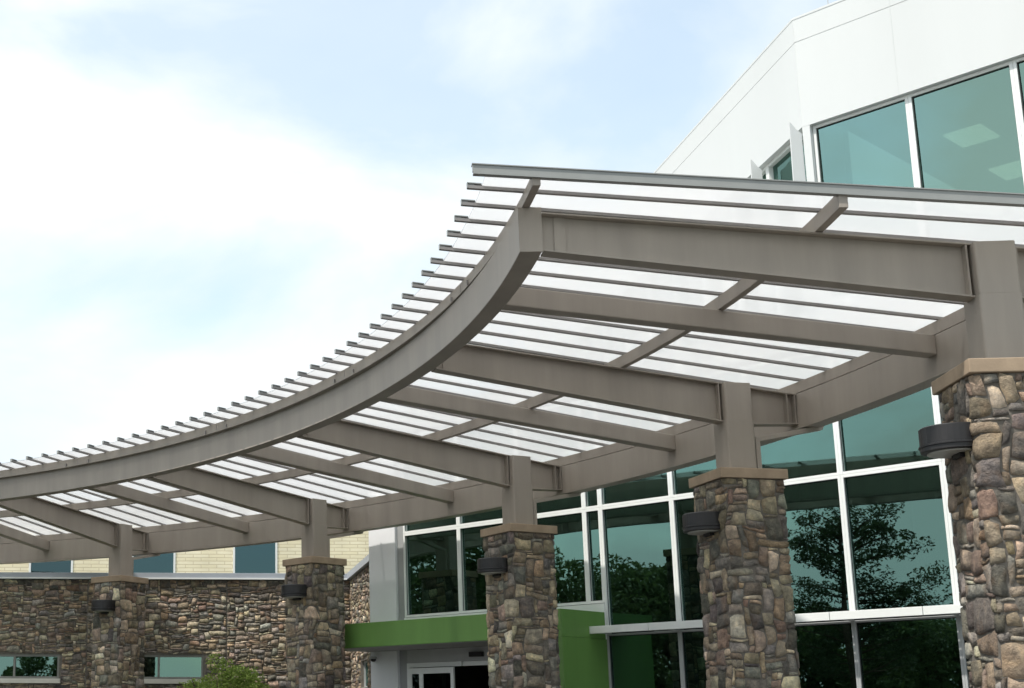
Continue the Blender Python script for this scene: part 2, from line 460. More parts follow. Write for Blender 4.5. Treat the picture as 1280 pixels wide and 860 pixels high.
# steel posts and downspouts (part of the canopy)
PHI = -.0791
def pier_frame(i):
    th = TH(i)
    x, y, _ = PT(th, RP, TOFF, 0)
    return x, y, th + PHI
PZ = 4.1277 + GZ; ZC = 3.0257 + GZ; P = .1794; A = .4248
for i in range(6):
    x, y, rz = pier_frame(i)
    M = Matrix.Translation((x - CX, y - CY, 0)) @ Matrix.Rotation(rz, 4, 'Z')
    def prism(mb, hw_r, hw_t, z0, z1, r0=0, t0=0, rad=.0, seg=4):
        loop = []
        for (sr, st_, a0) in ((1, 1, 0), (-1, 1, 90), (-1, -1, 180), (1, -1, 270)):
            if rad == 0: loop.append((r0 + sr * hw_r, t0 + st_ * hw_t)); continue
            for q in range(seg + 1):
                a = math.radians(a0 + 90 * q / seg)
                loop.append((r0 + sr * (hw_r - rad) + rad * math.cos(a), t0 + st_ * (hw_t - rad) + rad * math.sin(a)))
        mb.strip([[tuple(M @ Vector((u, v, z))) for u, v in loop] for z in (z0, z1)])
    mb = MB(); prism(mb, P, P, ZC + .002, PZ - depth(RP) + .03, rad=.03)
    prism(mb, P - .008, P - .006, PZ - depth(RP) + .031, PZ + .004, rad=.02)
    o = mb.build('post', STEEL, canopy, bevel=.003)
    # rectangular downspout: vertical leg beside the post and a rising arm to the gutter
    mb = MB()
    r0 = P + .045; TP = -.10
    prism(mb, .03, .045, ZC + .002, PZ - .66, r0=r0, t0=TP)
    def arm(ra, za, rb, zb, h=.075, w=.04):
        pts = []
        for r, z in ((ra, za), (rb, zb)):
            pts.append([tuple(M @ Vector((r, TP - w, z))), tuple(M @ Vector((r, TP + w, z))), tuple(M @ Vector((r, TP + w, z + h))), tuple(M @ Vector((r, TP - w, z + h)))])
        mb.strip(pts)
    arm(r0 - .028, PZ - .725, r0 + .86, PZ - .545, .058)
    arm(r0 + .862, PZ - .545, r0 + .93, PZ - .42, .07)
    mb.build('drain_pipe', STEEL, canopy, bevel=.003)

# ------------------------------------------------------------------ stone piers
pl = ['widest stone pier at the right edge of the photo under the canopy end',
      'stone pier in front of the tall window wall, second nearest',
      'stone pier standing beside the green entrance portal',
      'stone pier before the stone wing corner, left of the green band',
      'smallest visible stone pier at the left, between two strip windows',
      'stone pier beyond the left edge of the photo']
sl = ['dark curved wall lamp on the nearest stone pier at the right edge',
      'dark curved wall lamp on the pier in front of the tall windows',
      'dark curved wall lamp on the pier beside the green portal',
      'dark curved wall lamp on the pier before the stone wing corner',
      'dark curved wall lamp on the farthest visible pier at the left',
      'dark curved wall lamp on the pier beyond the left edge']
TC = .1219
for i in range(6):
    x, y, rz = pier_frame(i)
    t = thing('stone_pier', (x, y, 0), rz, pl[i], 'stone pier', 'stone piers carrying the canopy')
    rng = random.Random(40 + i)
    a = A - .035; rad = .05
    # perimeter parametrisation with rounded corners, starting in the middle of a hidden (+r) side
    side = 2 * (a - rad); cor = PI / 2 * rad
    Ptot = 4 * (side + cor)
    def per(u):
        u = (u + side / 2) % Ptot
        s = int(u // (side + cor)); q = u - s * (side + cor)
        ang = s * PI / 2
        if q <= side: px, py, na = a, -a + rad + q, 0.
        else:
            al = (q - side) / rad; px = a - rad + rad * math.cos(al); py = a - rad + rad * math.sin(al); na = al
        c, sn = math.cos(ang), math.sin(ang)
        return px * c - py * sn, px * sn + py * c, na + ang
    def mp(u, v, h):
        px, py, na = per(u)
        return (px + h * math.cos(na), py + h * math.sin(na), v)
    zt = ZC - TC
    mb = MB(); stones(mb, Ptot, zt - .002, mp, rng, periodic=True, hmax=6, wmax=6, cw=.066, ch=.042)
    sh = mb.build('stone_shaft', STONE, t, smooth=True)
    mb = MB(); mb.strip([[per(Ptot * q / 40)[:2] + (z,) for q in range(40)] for z in (0, zt - .002)])
    mb.build('mortar_core', MORTAR, sh)
    mb = MB(); mb.box(-A, A, -A, A, zt, ZC)
    mb.build('cap_stone', CAPST, t, bevel=.008)
    # wall lamp on the face towards the open side (-r)
    lp = thing('wall_lamp', tuple(Matrix.Translation((x, y, 0)) @ Matrix.Rotation(rz, 4, 'Z') @ Vector((-A - .004, 0, ZC - .72))), rz, sl[i], 'wall lamp', 'half round lamps on the piers')
    mb = MB(); R_ = .265
    def half(r, z, n=18): return [(-r * math.sin(PI * q / n) - .02, -r * math.cos(PI * q / n), z) for q in range(n + 1)] + [(.03, r, z), (.03, -r, z)]
    mb.strip([half(R_ - .012, .215), half(R_, .205), half(R_, .062), half(R_ + .012, .058), half(R_ + .012, .045), half(R_, .041), half(R_, .006), half(R_ - .02, 0)])
    mb.build('lamp_housing', BRONZE, lp)
    mb = MB(); mb.strip([half(R_ - .05, -.012), half(R_ - .05, -.001)]); mb.build('lens', LENSM, lp)
    mb = MB(); mb.box(-.015, .05, -.09, .09, -.05, -.013); mb.build('back_plate', BRONZE, lp)

# ------------------------------------------------------------------ main building with curtain wall (facade plane, axis t along it, o outwards)
P0 = Vector((3.5063, 29.0, 0)); FA = math.radians(-50)
dv = Vector((math.cos(FA), math.sin(FA), 0)); nv = Vector((-math.cos(math.radians(40)), -math.sin(math.radians(40)), 0))
bld = thing('glass_building', (P0.x, P0.y, 0), FA, 'white panel building with tall green glass window wall behind the canopy', 'building')
# local frame of the building: x = t along the facade, y = inwards (away from drive), z up  ->  outwards = -y
def fbox(mb, t0, t1, o0, o1, z0, z1): mb.box(t0, t1, -o1, -o0, z0 + GZ, z1 + GZ)
TC_ = 9.19           # corner of the upper volume
TR = 20.             # right end
GT = 5.9             # head of the lower glazing
# -- lower curtain wall
TILT = .0095
PR = random.Random(21)
def window(name, t0, t1, z0, z1, glass=GLASS, fw=.045, parent=bld, off=0., label=None, sides=(1, 1, 1, 1), fm=FRAME, deep=.10, proud=.035):
    """one pane with its own frame members (left, right, bottom, top)"""
    w = MB()
    g0, g1 = t0, t1
    if sides[0]: fbox(w, t0, t0 + fw, off - deep, off + proud, z0, z1)
    if sides[1]: fbox(w, t1 - fw, t1, off - deep, off + proud, z0, z1)
    a, b = t0 + (fw if sides[0] else 0), t1 - (fw if sides[1] else 0)
    if sides[2]: fbox(w, a, b, off - deep, off + proud - .003, z0, z0 + fw)
    if sides[3]: fbox(w, a, b, off - deep, off + proud - .003, z1 - fw, z1)
    fr = w.build(name, fm, parent, bevel=.003)
    c, d = z0 + (fw if sides[2] else 0), z1 - (fw if sides[3] else 0)
    g = MB(); ln = (TILT + PR.uniform(-.0012, .0012)) * (d - c)
    yw = PR.uniform(-.0012, .0012) * (b - a)
    y0, y1 = -(off - .05), -(off - .042)
    g.hexa([(a, y1, c + GZ), (b, y1 + yw, c + GZ), (b, y0 + yw, c + GZ), (a, y0, c + GZ), (a, y1 - ln, d + GZ), (b, y1 - ln + yw, d + GZ), (b, y0 - ln + yw, d + GZ), (a, y0 - ln, d + GZ)])
    p = g.build('pane', glass, fr)
    k = MB()      # dark rubber gasket round the pane
    q = .012
    fbox(k, a, a + q, off - .0, off + .006, c, d); fbox(k, b - q, b, off - .0, off + .006, c, d)
    fbox(k, a + q, b - q, off - .0, off + .005, c, c + q); fbox(k, a + q, b - q, off - .0, off + .005, d - q, d)
    k.build('gasket', BRONZE, fr)
    return fr
SILL = 2.17; TRZ = 3.87
mull = [0.02, 1.50, 3.00, 4.49, 4.84]
for a, b in zip(mull, mull[1:]):
    window('window', a + .001, b - .001, SILL, TRZ - .001); window('window', a + .001, b - .001, TRZ + .001, GT)
mullR = [4.84, 6.30, 7.82, 9.32, 10.88, 12.4, 13.95, 15.5, 17., 18.5]
for a, b in zip(mullR, mullR[1:]):
    window('window', a + .001, b - .001, 1.70, TRZ - .001); window('window', a + .001, b - .001, TRZ + .001, GT)
    window('window', a + .001, b - .001, -1.45, 1.62, fm=GREYAL, fw=.035)
# interior behind: dark room, floor, back wall
mb = MB(); fbox(mb, -.9, TR, -7.2, -7.0, -1.75, GT + .1); fbox(mb, -.9, -.85, -7., -.16, -1.75, GT + .1); fbox(mb, TR - .1, TR, -7., -.16, -1.75, GT + .1)
fbox(mb, -.85, TR - .1, -7., -.16, GT + .02, GT + .1); fbox(mb, -.85, TR - .1, -7., -.16, -1.75, -1.52)
mb.build('lobby_interior', DARKWALL, bld)
# interior piers and a mezzanine edge dimly seen through the glass
mb = MB()
for q in range(7): fbox(mb, 1.2 + q * 2.6, 1.6 + q * 2.6, -3.4, -3.0, -1.5, GT)
fbox(mb, -.8, TR - .2, -4.2, -2.6, 2.3, 2.6)
mb.build('lobby_column', CEIL, bld)
# spandrels and the base of the glazing
mb = MB(); fbox(mb, 4.86, TR, -.12, .02, -1.75, -1.455); mb.build('base_curb', GREYAL, bld)
# wall ends, lower volume parapet (hidden behind the canopy roof)
mb = MB(); fbox(mb, -.95, TC_ - .001, -8., .02, GT + .1, GT + .55); mb.build('roof_slab', ROOFM, bld)
# sunshade blade
mb = MB()
OS = .52
sj = [5.17, 6.76, 8.35, 9.94, 11.53]
z0s, z1s = 1.665, 1.79
seg = [4.50, 6.02, 7.6, 9.2, 10.6, 11.6]
sun = MB()
for a, b in zip(seg, seg[1:]): fbox(sun, a + .006, b - .004, OS - .05, OS, z0s - .06, z1s - .06)
ss = sun.build('sunshade', FRAME, bld, bevel=.004)
m2 = MB()
for q in range(6): fbox(m2, 4.90, 11.6, .06 + q * .07, .11 + q * .07, z0s - .02, z0s - .005)
for a in (4.9, 6.26, 7.78, 9.28, 10.84): fbox(m2, a, a + .06, .04, OS - .052, z0s - .052, z0s - .022)
m2.build('louvre', GREYAL, ss)
# white corner column left of the windows
mb = MB(); fbox(mb, -.95, -.20, -.5, .05, -1.75, GT + .1); mb.build('corner_column', paint('column_panel', (.74, .75, .77), .45, .05, .8, .001, 50, .35), bld, bevel=.004)
mb = MB(); fbox(mb, -.199, .019, -.3, -.02, -1.75, GT + .1); mb.build('jamb_panel', paint('jamb_grey', (.33, .34, .34), .5, .05, .8, .001, 50, .3), bld)
# -- green portal
PO = 1.30; zp0, zp1 = 1.53, 2.0
portal = MB(); fbox(portal, -1.0, 4.84, .055, PO, zp0, zp1)
po = portal.build('entrance_portal', GREEN, bld, bevel=.004)
mb = MB(); fbox(mb, 4.70, 4.842, .003, PO - .001, -1.75, zp0 - .002); mb.build('side_wall', GREEN, po)
mb = MB(); fbox(mb, .02, 4.838, .0, .055, zp0, SILL - .012); mb.build('flashing', FRAME, po)
mb = MB(); fbox(mb, -.98, 4.68, .06, PO - .03, zp0 - .012, zp0 - .002); mb.build('soffit', paint('soffit_grey', (.30, .30, .29), .6, .05, 2, .001, 50, .2), po)
# door wall under the portal
mb = MB(); fbox(mb, .03, 4.69, -.08, -.001, 1.26, zp0 - .013); mb.build('door_header', GREYAL, bld)
door = MB()
fbox(door, .03, .10, -.10, .02, -1.75, 1.258); fbox(door, .101, 1.46, -.10, .021, 1.17, 1.257)
fbox(door, 4.60, 4.69, -.10, .02, -1.75, 1.258); fbox(door, 1.461, 4.6, -.10, -.04, 1.17, 1.257)
dd = door.build('sliding_door', FRAME, bld, bevel=.003)
leaf = MB()
for a, b in ((.14, .20), (.40, .50), (1.22, 1.30)): fbox(leaf, a, b, .025, .07, -1.5, 1.12)
fbox(leaf, .14, 1.30, .024, .071, 1.04, 1.155); fbox(leaf, .14, 1.30, .024, .071, -1.5, -1.3)
fbox(leaf, .95, 1.03, -.02, .02, -1.5, 1.03)
lf = leaf.build('door_leaf', FRAME, dd, bevel=.003)
mb = MB(); fbox(mb, .16, 1.28, .045, .05, -1.4, 1.1); mb.build('door_pane', glass_mat('door_glass', (.1, .14, .13), (.3, .34, .33), .2), dd)
mb = MB(); fbox(mb, 1.70, 2.02, .0, .07, 1.33, 1.42); mb.build('door_sensor', BRONZE, dd)
# camera dome on the column under the portal
cam = thing('security_camera', tuple(P0 + dv * -.80 + nv * .13 + Vector((0, 0, 1.37 + GZ))), FA, 'small dark dome camera under the green portal on the column', 'camera')
mb = MB()
def circ(r, z, n=16, cx=0, cy=0): return [(cx + r * math.cos(2 * PI * q / n), cy + r * math.sin(2 * PI * q / n), z) for q in range(n)]
mb.strip([circ(.07, .05), circ(.075, .02), circ(.075, 0)]); mb.build('housing', GREYAL, cam, smooth=False)
mb = MB(); mb.strip([circ(.06, 0), circ(.055, -.03), circ(.035, -.052), circ(.01, -.06)]); mb.build('dome', BRONZE, cam, smooth=True)
mb = MB(); mb.box(-.03, .03, 0, .09, .01, .045); mb.build('bracket', GREYAL, cam)

# -- upper white volume
ZP, ZS, ZW, ZB = 11.67, 11.26, 9.74, 5.95     # parapet, seam, window head, base
wall = MB()
fbox(wall, TC_, TR, -.30, 0, ZW, ZS - .006); fbox(wall, TC_, TR, -.30, 0, ZS + .006, ZP)
fbox(wall, TC_ + .01, TR, -.29, -.008, ZS - .0055, ZS + .0055)
fbox(wall, TC_, TR, -.30, -.001, ZB, 6.7)
fbox(wall, TC_ - .0, TC_ + .13, -.30, -.002, 6.7, ZW)
uw = wall.build('upper_wall', WHITE, bld)
mb = MB()
for t in (10.80, 15.2): fbox(mb, t, t + .012, -.001, .0025, ZW + .01, ZP)
mb.build('panel_joint', paint('joint_grey', (.60, .62, .62), .6, .05, 2, .001, 50, .2), uw)
mb = MB(); fbox(mb, TC_ - .006, TR, -.32, .006, ZP, ZP + .04); mb.build('coping', WHITE, uw)
tm = [TC_ + .135, 10.90, 12.46, 14.02, 15.58, 17.14, 18.7]
GLASS_U = glass_mat('pale_green_glass', (.46, .70, .62), (.30, .40, .37))
for k, (a, b) in enumerate(zip(tm, tm[1:])):
    window('window', a + .001, b - .001, 6.7, ZW - .004, glass=GLASS_U, off=-.12, fw=.05 if k else .05)
# facet running away to the back-left of the corner
FP = P0 + dv * TC_; FB = math.radians(93.0)
fac = MB()
fd = Vector((math.cos(FB), math.sin(FB), 0)); fn = Vector((-math.sin(FB), math.cos(FB), 0))   # outwards (-x side)
def to_local(p):
    q = Matrix.Rotation(-FA, 3, 'Z') @ (p - Vector((P0.x, P0.y, 0)))
    return (q.x, q.y, q.z)
def gbox(mb, s0, s1, o0, o1, z0, z1):
    pts = []
    for z in (z0, z1):
        for s, o in ((s0, o0), (s1, o0), (s1, o1), (s0, o1)):
            p = FP + fd * s + fn * o; p.z = z + GZ; pts.append(to_local(p))
    mb.hexa(pts)
FL = 18.
gbox(fac, 0.002, FL, -.3, .001, ZW, ZS - .006); gbox(fac, .002, FL, -.3, .001, ZS + .006, ZP); gbox(fac, .01, FL, -.29, -.008, ZS - .0055, ZS + .0055)
gbox(fac, .002, FL, -.3, .0, ZB - .3, 6.7)
fw_ = fac.build('side_wall', WHITE, bld)
mb = MB(); gbox(mb, -.0, FL, -.3, .006, ZP, ZP + .04); mb.build('coping', WHITE, fw_)
ws = [.05] + [.03 + 1.58 * q for q in range(1, 10)] + [15.1]
for a, b in zip(ws, ws[1:]):
    f = MB(); fw = .06
    gbox(f, a, a + fw, -.25, -.09, 6.7, ZW - .003); gbox(f, b - fw, b - .001, -.25, -.09, 6.7, ZW - .003)
    gbox(f, a + fw, b - fw, -.25, -.093, ZW - .003 - fw, ZW - .004); gbox(f, a + fw, b - fw, -.25, -.093, 6.7, 6.76)
    fr = f.build('window', FRAME, bld)
    g = MB(); gbox(g, a + fw, b - fw, -.18, -.172, 6.76, ZW - .064); g.build('pane', GLASS, fr)
gb = MB(); gbox(gb, 15.1, FL, -.3, -.001, 6.7, ZW); gb.build('side_wall', WHITE, bld)
for s in [.03 + 1.58 * q for q in range(10)]:
    mb = MB(); th = .03
    prof = [(0, 6.2), (.20, 6.2), (.215, 7.4), (.205, 8.6), (.19, ZW + .10), (.15, ZW + .06), (.08, ZW - .03), (.0, ZW - .10)]
    pts0, pts1 = [], []
    for o, z in prof:
        for s_, L_ in ((s, pts0), (s + th, pts1)):
            p = FP + fd * s_ + fn * (o + .002); p.z = z + GZ; L_.append(to_local(p))
    mb.strip([pts0, pts1]); mb.build('fin', WHITE, bld)
# upper room shell with ceiling and lights
mb = MB()
fbox(mb, TC_ + .4, TR, -7.6, -7.4, 6.3, ZP - .1); fbox(mb, TC_ + .4, TR, -7.4, -.31, 6.3, 6.65); fbox(mb, TR - .05, TR, -7.4, -.31, 6.65, ZP - .1)
gbox(mb, 1.0, FL - .4, -1.3, -1.2, 6.3, ZP - .3)
mb.build('office_interior', paint('office_wall', (.17, .21, .18), .9, .1, 2, .001, 30, .1), bld)
mb = MB(); fbox(mb, TC_ + .4, TR - .06, -7.4, -.31, ZW + .02, ZW + .10); mb.build('office_ceiling', bpy.data.materials['office_wall'], bld)
mb = MB(); fbox(mb, TC_ + .2, TR, -7.6, -.31, ZP - .25, ZP - .15); mb.build('roof_deck', ROOFM, bld)
for (t, o) in ((10.55, -2.12), (10.4, -4.25), (13.2, -2.1), (13.2, -4.25), (15.8, -2.1)):
    mb = MB(); fbox(mb, t, t + .6, o - .75, o, ZW - .012, ZW + .018); mb.build('ceiling_light', TROFF, bld)
# thin rod on the roof edge
q = P0 + dv * 9.75 - nv * .15
rod = thing('roof_rod', (q.x, q.y, ZP + .05 + GZ), 0, 'thin vertical rod on the roof edge above the white wall corner', 'rod')
mb = MB(); mb.strip([circ(.008, 0, 8), circ(.006, 1.3, 8)]); mb.build('rod', GREYAL, rod)
mb = MB(); mb.strip([circ(.05, -.0, 10), circ(.045, .03, 10)]); mb.build('base', GREYAL, rod)

# ------------------------------------------------------------------ stone wing (back wall and side wall)
Q = P0 + dv * -.95 - nv * .15                # where the side wall meets the white column
SA = math.radians(92.3)
YB = 34.2
q_len = (YB - Q.y) / math.sin(SA)
K = Vector((Q.x + math.cos(SA) * q_len, YB, 0))
ZCOP = 3.60 + GZ
wing = thing('stone_wing', (K.x, K.y, 0), 0, 'low stone faced wing with grey metal coping and strip windows at the left', 'building')
WL = 17.
def lw(x): return x - K.x
# strip windows in the back wall given by world x range
wz0, wz1 = 1.10 + GZ, 1.665 + GZ
kx = lambda px: (px - 291.3) / 1776. * YB * 1.0
wins = [(kx(-75), kx(78.5)), (kx(152), kx(256)), (kx(-330), kx(-150))]
xl = K.x - WL
rng = random.Random(5)
joints = [K.x, kx(285), kx(112), kx(-70), kx(-260), xl]
fc = MB()
for a, b in zip(joints[1:], joints[:-1]):
    U = b - a - .02
    holes = [(w0 - a - .04, w1 - a + .04, wz0 - .12, wz1 + .03) for w0, w1 in wins if w1 > a and w0 < b]
    stones(fc, U, ZCOP - .16, lambda u, v, h, a=a: (a + u - K.x, -h, v), rng, cw=.064, ch=.038, holes=holes, H=.034, wide=True, tint=1.0)
fc.build('stone_facing', STONE, wing, smooth=True)
mb = MB()
xs = sorted([xl] + [v for w in wins for v in w] + [K.x + .3])
def wallpiece(x0, x1, z0, z1): mb.box(lw(x0), lw(x1), .0, .35, z0, z1)
e = [xl] + [v for w in sorted(wins) for v in w] + [K.x]
for k in range(0, len(e), 2): wallpiece(e[k], e[k + 1], -.15, ZCOP - .15)
for w0, w1 in wins: wallpiece(w0, w1, -.15, wz0 - .002); wallpiece(w0, w1, wz1 + .002, ZCOP - .15)
mb.build('wall', MORTAR, wing)
mb = MB(); mb.box(lw(xl), lw(K.x) + .0, -.10, .45, ZCOP - .15, ZCOP)
co = mb.build('coping', paint('coping_metal', (.36, .39, .43), .4, .05, 2, .0005, 60, .5), wing, bevel=.003)
mb = MB(); mb.box(lw(xl), lw(K.x) - .0, -.112, -.101, ZCOP - .15, ZCOP - .115); mb.build('drip_edge', FRAME, co)
for w0, w1 in wins:
    f = MB(); fwd = .05
    f.box(lw(w0), lw(w0) + fwd, .02, .14, wz0, wz1); f.box(lw(w1) - fwd, lw(w1), .02, .14, wz0, wz1)
    f.box(lw(w0) + fwd, lw(w1) - fwd, .021, .14, wz0, wz0 + fwd); f.box(lw(w0) + fwd, lw(w1) - fwd, .021, .14, wz1 - fwd, wz1)
    m = kx(23) if w0 < kx(0) < w1 else w0 + (w1 - w0) * .47
    f.box(lw(m) - .025, lw(m) + .025, .022, .14, wz0 + fwd, wz1 - fwd)
    fr = f.build('window', paint('strip_window_frame', (.22, .22, .20), .5, .08, 3, .001, 50, .35), wing, bevel=.003)
    g = MB(); g.box(lw(w0) + fwd, lw(w1) - fwd, .08, .086, wz0 + fwd, wz1 - fwd); g.build('pane', GLASS, fr)
    g = MB(); g.box(lw(w0) - .04, lw(w1) + .04, -.09, .018, wz0 - .11, wz0 - .003); g.build('sill', CONCW, fr, bevel=.004)
    g = MB(); g.box(lw(w0) + .0, lw(w1), .7, .75, wz0 - .3, wz1 + .3); g.build('blind', DARKWALL, fr)
# side wall, sunlit, running from the corner towards the column
sl_ = thing('stone_side_wall', (K.x, K.y, 0), SA + PI, 'narrow stone side wall with slit window behind the green band', 'wall')
LS = q_len
sc = MB(); rng = random.Random(11)
# local x runs from the corner K towards the column; outward (towards -x world) is local -y ... world left
def smp(u, v, h): return (u, -h, v)
wsl = (LS * .40, LS * .66, .85 + GZ, 1.45 + GZ)
stones(sc, LS, ZCOP - .16, smp, rng, cw=.064, ch=.038, H=.04, wide=True, tint=1.0, holes=[(wsl[0] - .05, wsl[1] + .05, wsl[2] - .14, wsl[3] + .03)])
sc.build('stone_facing', STONE, sl_, smooth=True)
mb = MB(); mb.box(.0, wsl[0], .001, .36, -.15, ZCOP - .151); mb.box(wsl[1], LS, .001, .36, -.15, ZCOP - .151)
mb.box(wsl[0], wsl[1], .001, .36, 0, wsl[2]); mb.box(wsl[0], wsl[1], .001, .36, wsl[3], ZCOP - .151); mb.build('wall', MORTAR, sl_)
mb = MB(); mb.box(-.10, LS, -.10, .45, ZCOP - .149, ZCOP + .002); mb.build('coping', bpy.data.materials['coping_metal'], sl_, bevel=.003)
mb = MB()
mb.box(wsl[0], wsl[0] + .04, .06, .16, wsl[2], wsl[3]); mb.box(wsl[1] - .04, wsl[1], .06, .16, wsl[2], wsl[3])
mb.box(wsl[0] + .04, wsl[1] - .04, .06, .16, wsl[2], wsl[2] + .04); mb.box(wsl[0] + .04, wsl[1] - .04, .06, .16, wsl[3] - .04, wsl[3])
fr = mb.build('window', GREYAL, sl_)
mb = MB(); mb.box(wsl[0] + .04, wsl[1] - .04, .10, .106, wsl[2] + .04, wsl[3] - .04); mb.build('pane', GLASS, fr)
mb = MB(); mb.box(wsl[0] - .05, wsl[1] + .05, -.09, .058, wsl[2] - .11, wsl[2] - .002); mb.build('sill', CONCW, fr)
mb = MB(); mb.box(wsl[0], wsl[1], .5, .55, wsl[2] - .3, wsl[3] + .3); mb.build('blind', DARKWALL, fr)

# ------------------------------------------------------------------ cream brick building behind the wing
YW = 36.2
bk = thing('brick_building', (0, YW, 0), 0, 'cream brick building with dark blue windows rising behind the stone wing', 'building')
kb = lambda px: (px - 291.3) / 1776. * YW
bw = [(kb(37), kb(92)), (kb(165), kb(220)), (kb(292), kb(347.5)), (kb(-90), kb(-35))]
zt_w = 4.70 + GZ; zb_w = 2.6 + GZ; ZBT = 5.55 + GZ
X0, X1 = kb(-420), kb(700)
mb = MB()
e = [X0] + [v for w in sorted(bw) for v in w] + [X1]
for k in range(0, len(e), 2): mb.box(e[k], e[k + 1], 0, .3, 0, zt_w + .36)
for a, b in bw: mb.box(a, b, 0, .3, 0, zb_w); mb.box(a, b, 0, .3, zt_w, zt_w + .36)
bwall = mb.build('wall', BRICK, bk)
mb = MB(); mb.box(X0, X1, -.012, .3, zt_w + .361, ZBT); mb.build('top_band', BRICK_D, bwall)  # darker tan band along the top of the wall
mb = MB(); mb.box(X0, X1, -.06, .4, ZBT, ZBT + .12); mb.build('coping', GREYAL, bwall)
mb = MB(); mb.box(X0, X1, .5, 12, 0, ZBT - .2); mb.build('building_core', DARKWALL, bk)
for a, b in bw:
    f = MB(); g = .05
    f.box(a, a + g, -.02, .2, zb_w, zt_w); f.box(b - g, b, -.02, .2, zb_w, zt_w)
    f.box(a + g, b - g, -.018, .2, zt_w - g, zt_w); f.box(a + g, b - g, -.018, .2, zb_w, zb_w + g)
    fr = f.build('window', FRAME, bk)
    m = MB(); m.box(a + g, b - g, .05, .056, zb_w + g, zt_w - g); m.build('pane', GLASS_B, fr)

# the facade group was solved up to a distance factor along the view: set its true distance
KS = .93
for o in (bld, wing, sl_, cam, rod):
    o.location = (o.location.x * KS, o.location.y * KS, o.location.z * KS + GZ * (1 - KS)); o.scale = (KS, KS, KS)

# ------------------------------------------------------------------ foliage
def leaves(mb, cen, rad, n, size, rng, flat=1., squash=(1, 1, 1)):
    for _ in range(n):
        while True:
            p = Vector((rng.uniform(-1, 1), rng.uniform(-1, 1), rng.uniform(-1, 1)))
            if p.length < 1: break
        p = p.normalized() * (p.length ** .55)
        c = Vector(cen) + Vector((p.x * squash[0], p.y * squash[1], p.z * squash[2])) * rad
        a = Vector((rng.gauss(0, 1), rng.gauss(0, 1), rng.gauss(0, .7))).normalized()
        b = a.cross(Vector((rng.gauss(0, 1), rng.gauss(0, 1), rng.gauss(0, 1)))).normalized()
        s = size * rng.uniform(.6, 1.3)
        q = a.cross(b) * s * .12
        mb.add([c - a * s, c + b * s * .42 + q, c + a * s, c - b * s * .42 + q], [(0, 1, 2), (0, 2, 3)])
def limb(mb, p, q, r0, r1, n=7):
    p, q = Vector(p), Vector(q); d = (q - p).normalized()
    u = d.orthogonal().normalized(); v = d.cross(u)
    mid = (p + q) / 2 + u * (q - p).length * .06
    rs = []
    for c, r in ((p, r0), (mid, (r0 + r1) / 2), (q, r1)):
        rs.append([tuple(c + (u * math.cos(2 * PI * k / n) + v * math.sin(2 * PI * k / n)) * r) for k in range(n)])
    mb.strip(rs)
def broadleaf(x, y, h, w, label, seed, group='trees across the drive'):
    rng = random.Random(seed)
    t = thing('broadleaf_tree', (x, y, 0), 0, label, 'tree', group)
    tr = MB(); cr = MB()
    limb(tr, (0, 0, 0), (rng.uniform(-.2, .2), rng.uniform(-.2, .2), h * .55), .2, .09)
    for k in range(34):
        a = rng.uniform(0, 2 * PI); z = h * rng.uniform(.06, .93); rr_ = w * math.sqrt(max(.05, 1 - ((z / h - .5) / .52) ** 2)) * rng.uniform(.35, 1)
        c = (rr_ * math.cos(a), rr_ * math.sin(a), z)
        if k % 2 == 0: limb(tr, (0, 0, min(h * .5, z * .6)), c, .06, .015, 5)
        leaves(cr, c, rng.uniform(.5, 1.15) * w * .38, 480, .17, rng, squash=(1, 1, .8))
    tr.build('trunk', BARK, t); cr.build('crown', LEAF_T, t, fix=False)
def pine(x, y, h, w, label, seed):
    rng = random.Random(seed)
    t = thing('pine_tree', (x, y, 0), 0, label, 'tree', 'trees across the drive')
    tr = MB(); cr = MB()
    limb(tr, (0, 0, 0), (.1, .1, h), .22, .04)
    for k in range(60):
        q = rng.random() ** .85
        z = h * (.25 + .72 * q); a = rng.uniform(0, 2 * PI)
        ln = w * math.sqrt(max(.04, 1 - ((q - .42) / .64) ** 2)) * rng.uniform(.45, 1.12)
        e_ = Vector((ln * math.cos(a), ln * math.sin(a), z + rng.uniform(-.2, .9)))
        limb(tr, (0, 0, z - .3), e_, .05, .012, 5)
        for f in (.35, .6, .82, 1.0):
            c = Vector((0, 0, z - .3)).lerp(e_, f) + Vector((rng.uniform(-.35, .35), rng.uniform(-.35, .35), rng.uniform(-.15, .3)))
            leaves(cr, c, rng.uniform(.25, .6), 85, .085, rng, squash=(1.1, 1.1, .8))
    tr.build('trunk', BARK, t); cr.build('crown', LEAF_P, t, fix=False)
trees = [(-42, -24, 8.5, 4.2), (-43, -16, 9, 4.4), (-42, -8, 7.2, 4.0), (-44, -1, 6.0, 3.8), (-42, 5, 5.6, 3.6), (-44, 11, 6.1, 3.8), (-41, 16.5, 8.9, 4.2), (-44, 20.5, 9.9, 4.6), (-42, 24.5, 10.2, 4.6),
         (-40, 28, 11.6, 4.6), (-43, 34, 12.4, 4.8), (-40, 40, 11.8, 4.6), (-44, 47, 12.6, 5), (-50, -12, 6.5, 4.6), (-50, -4, 6, 4.6), (-50, 4, 5.6, 4.6), (-50, 12, 6, 4.6), (-50, 19, 9, 5), (-47, 31, 12.5, 5)]
desc = ['leftmost', 'second', 'third', 'fourth', 'fifth', 'sixth', 'seventh', 'eighth', 'ninth', 'tenth', 'eleventh', 'twelfth', 'thirteenth', 'fourteenth', 'fifteenth', 'sixteenth', 'seventeenth', 'eighteenth', 'nineteenth']
for k, (x, y, h, w) in enumerate(trees):
    broadleaf(x, y, h, w, 'dark broadleaf tree about %d metres tall mirrored in the windows, %s in the row' % (round(h), desc[k]), 100 + k)
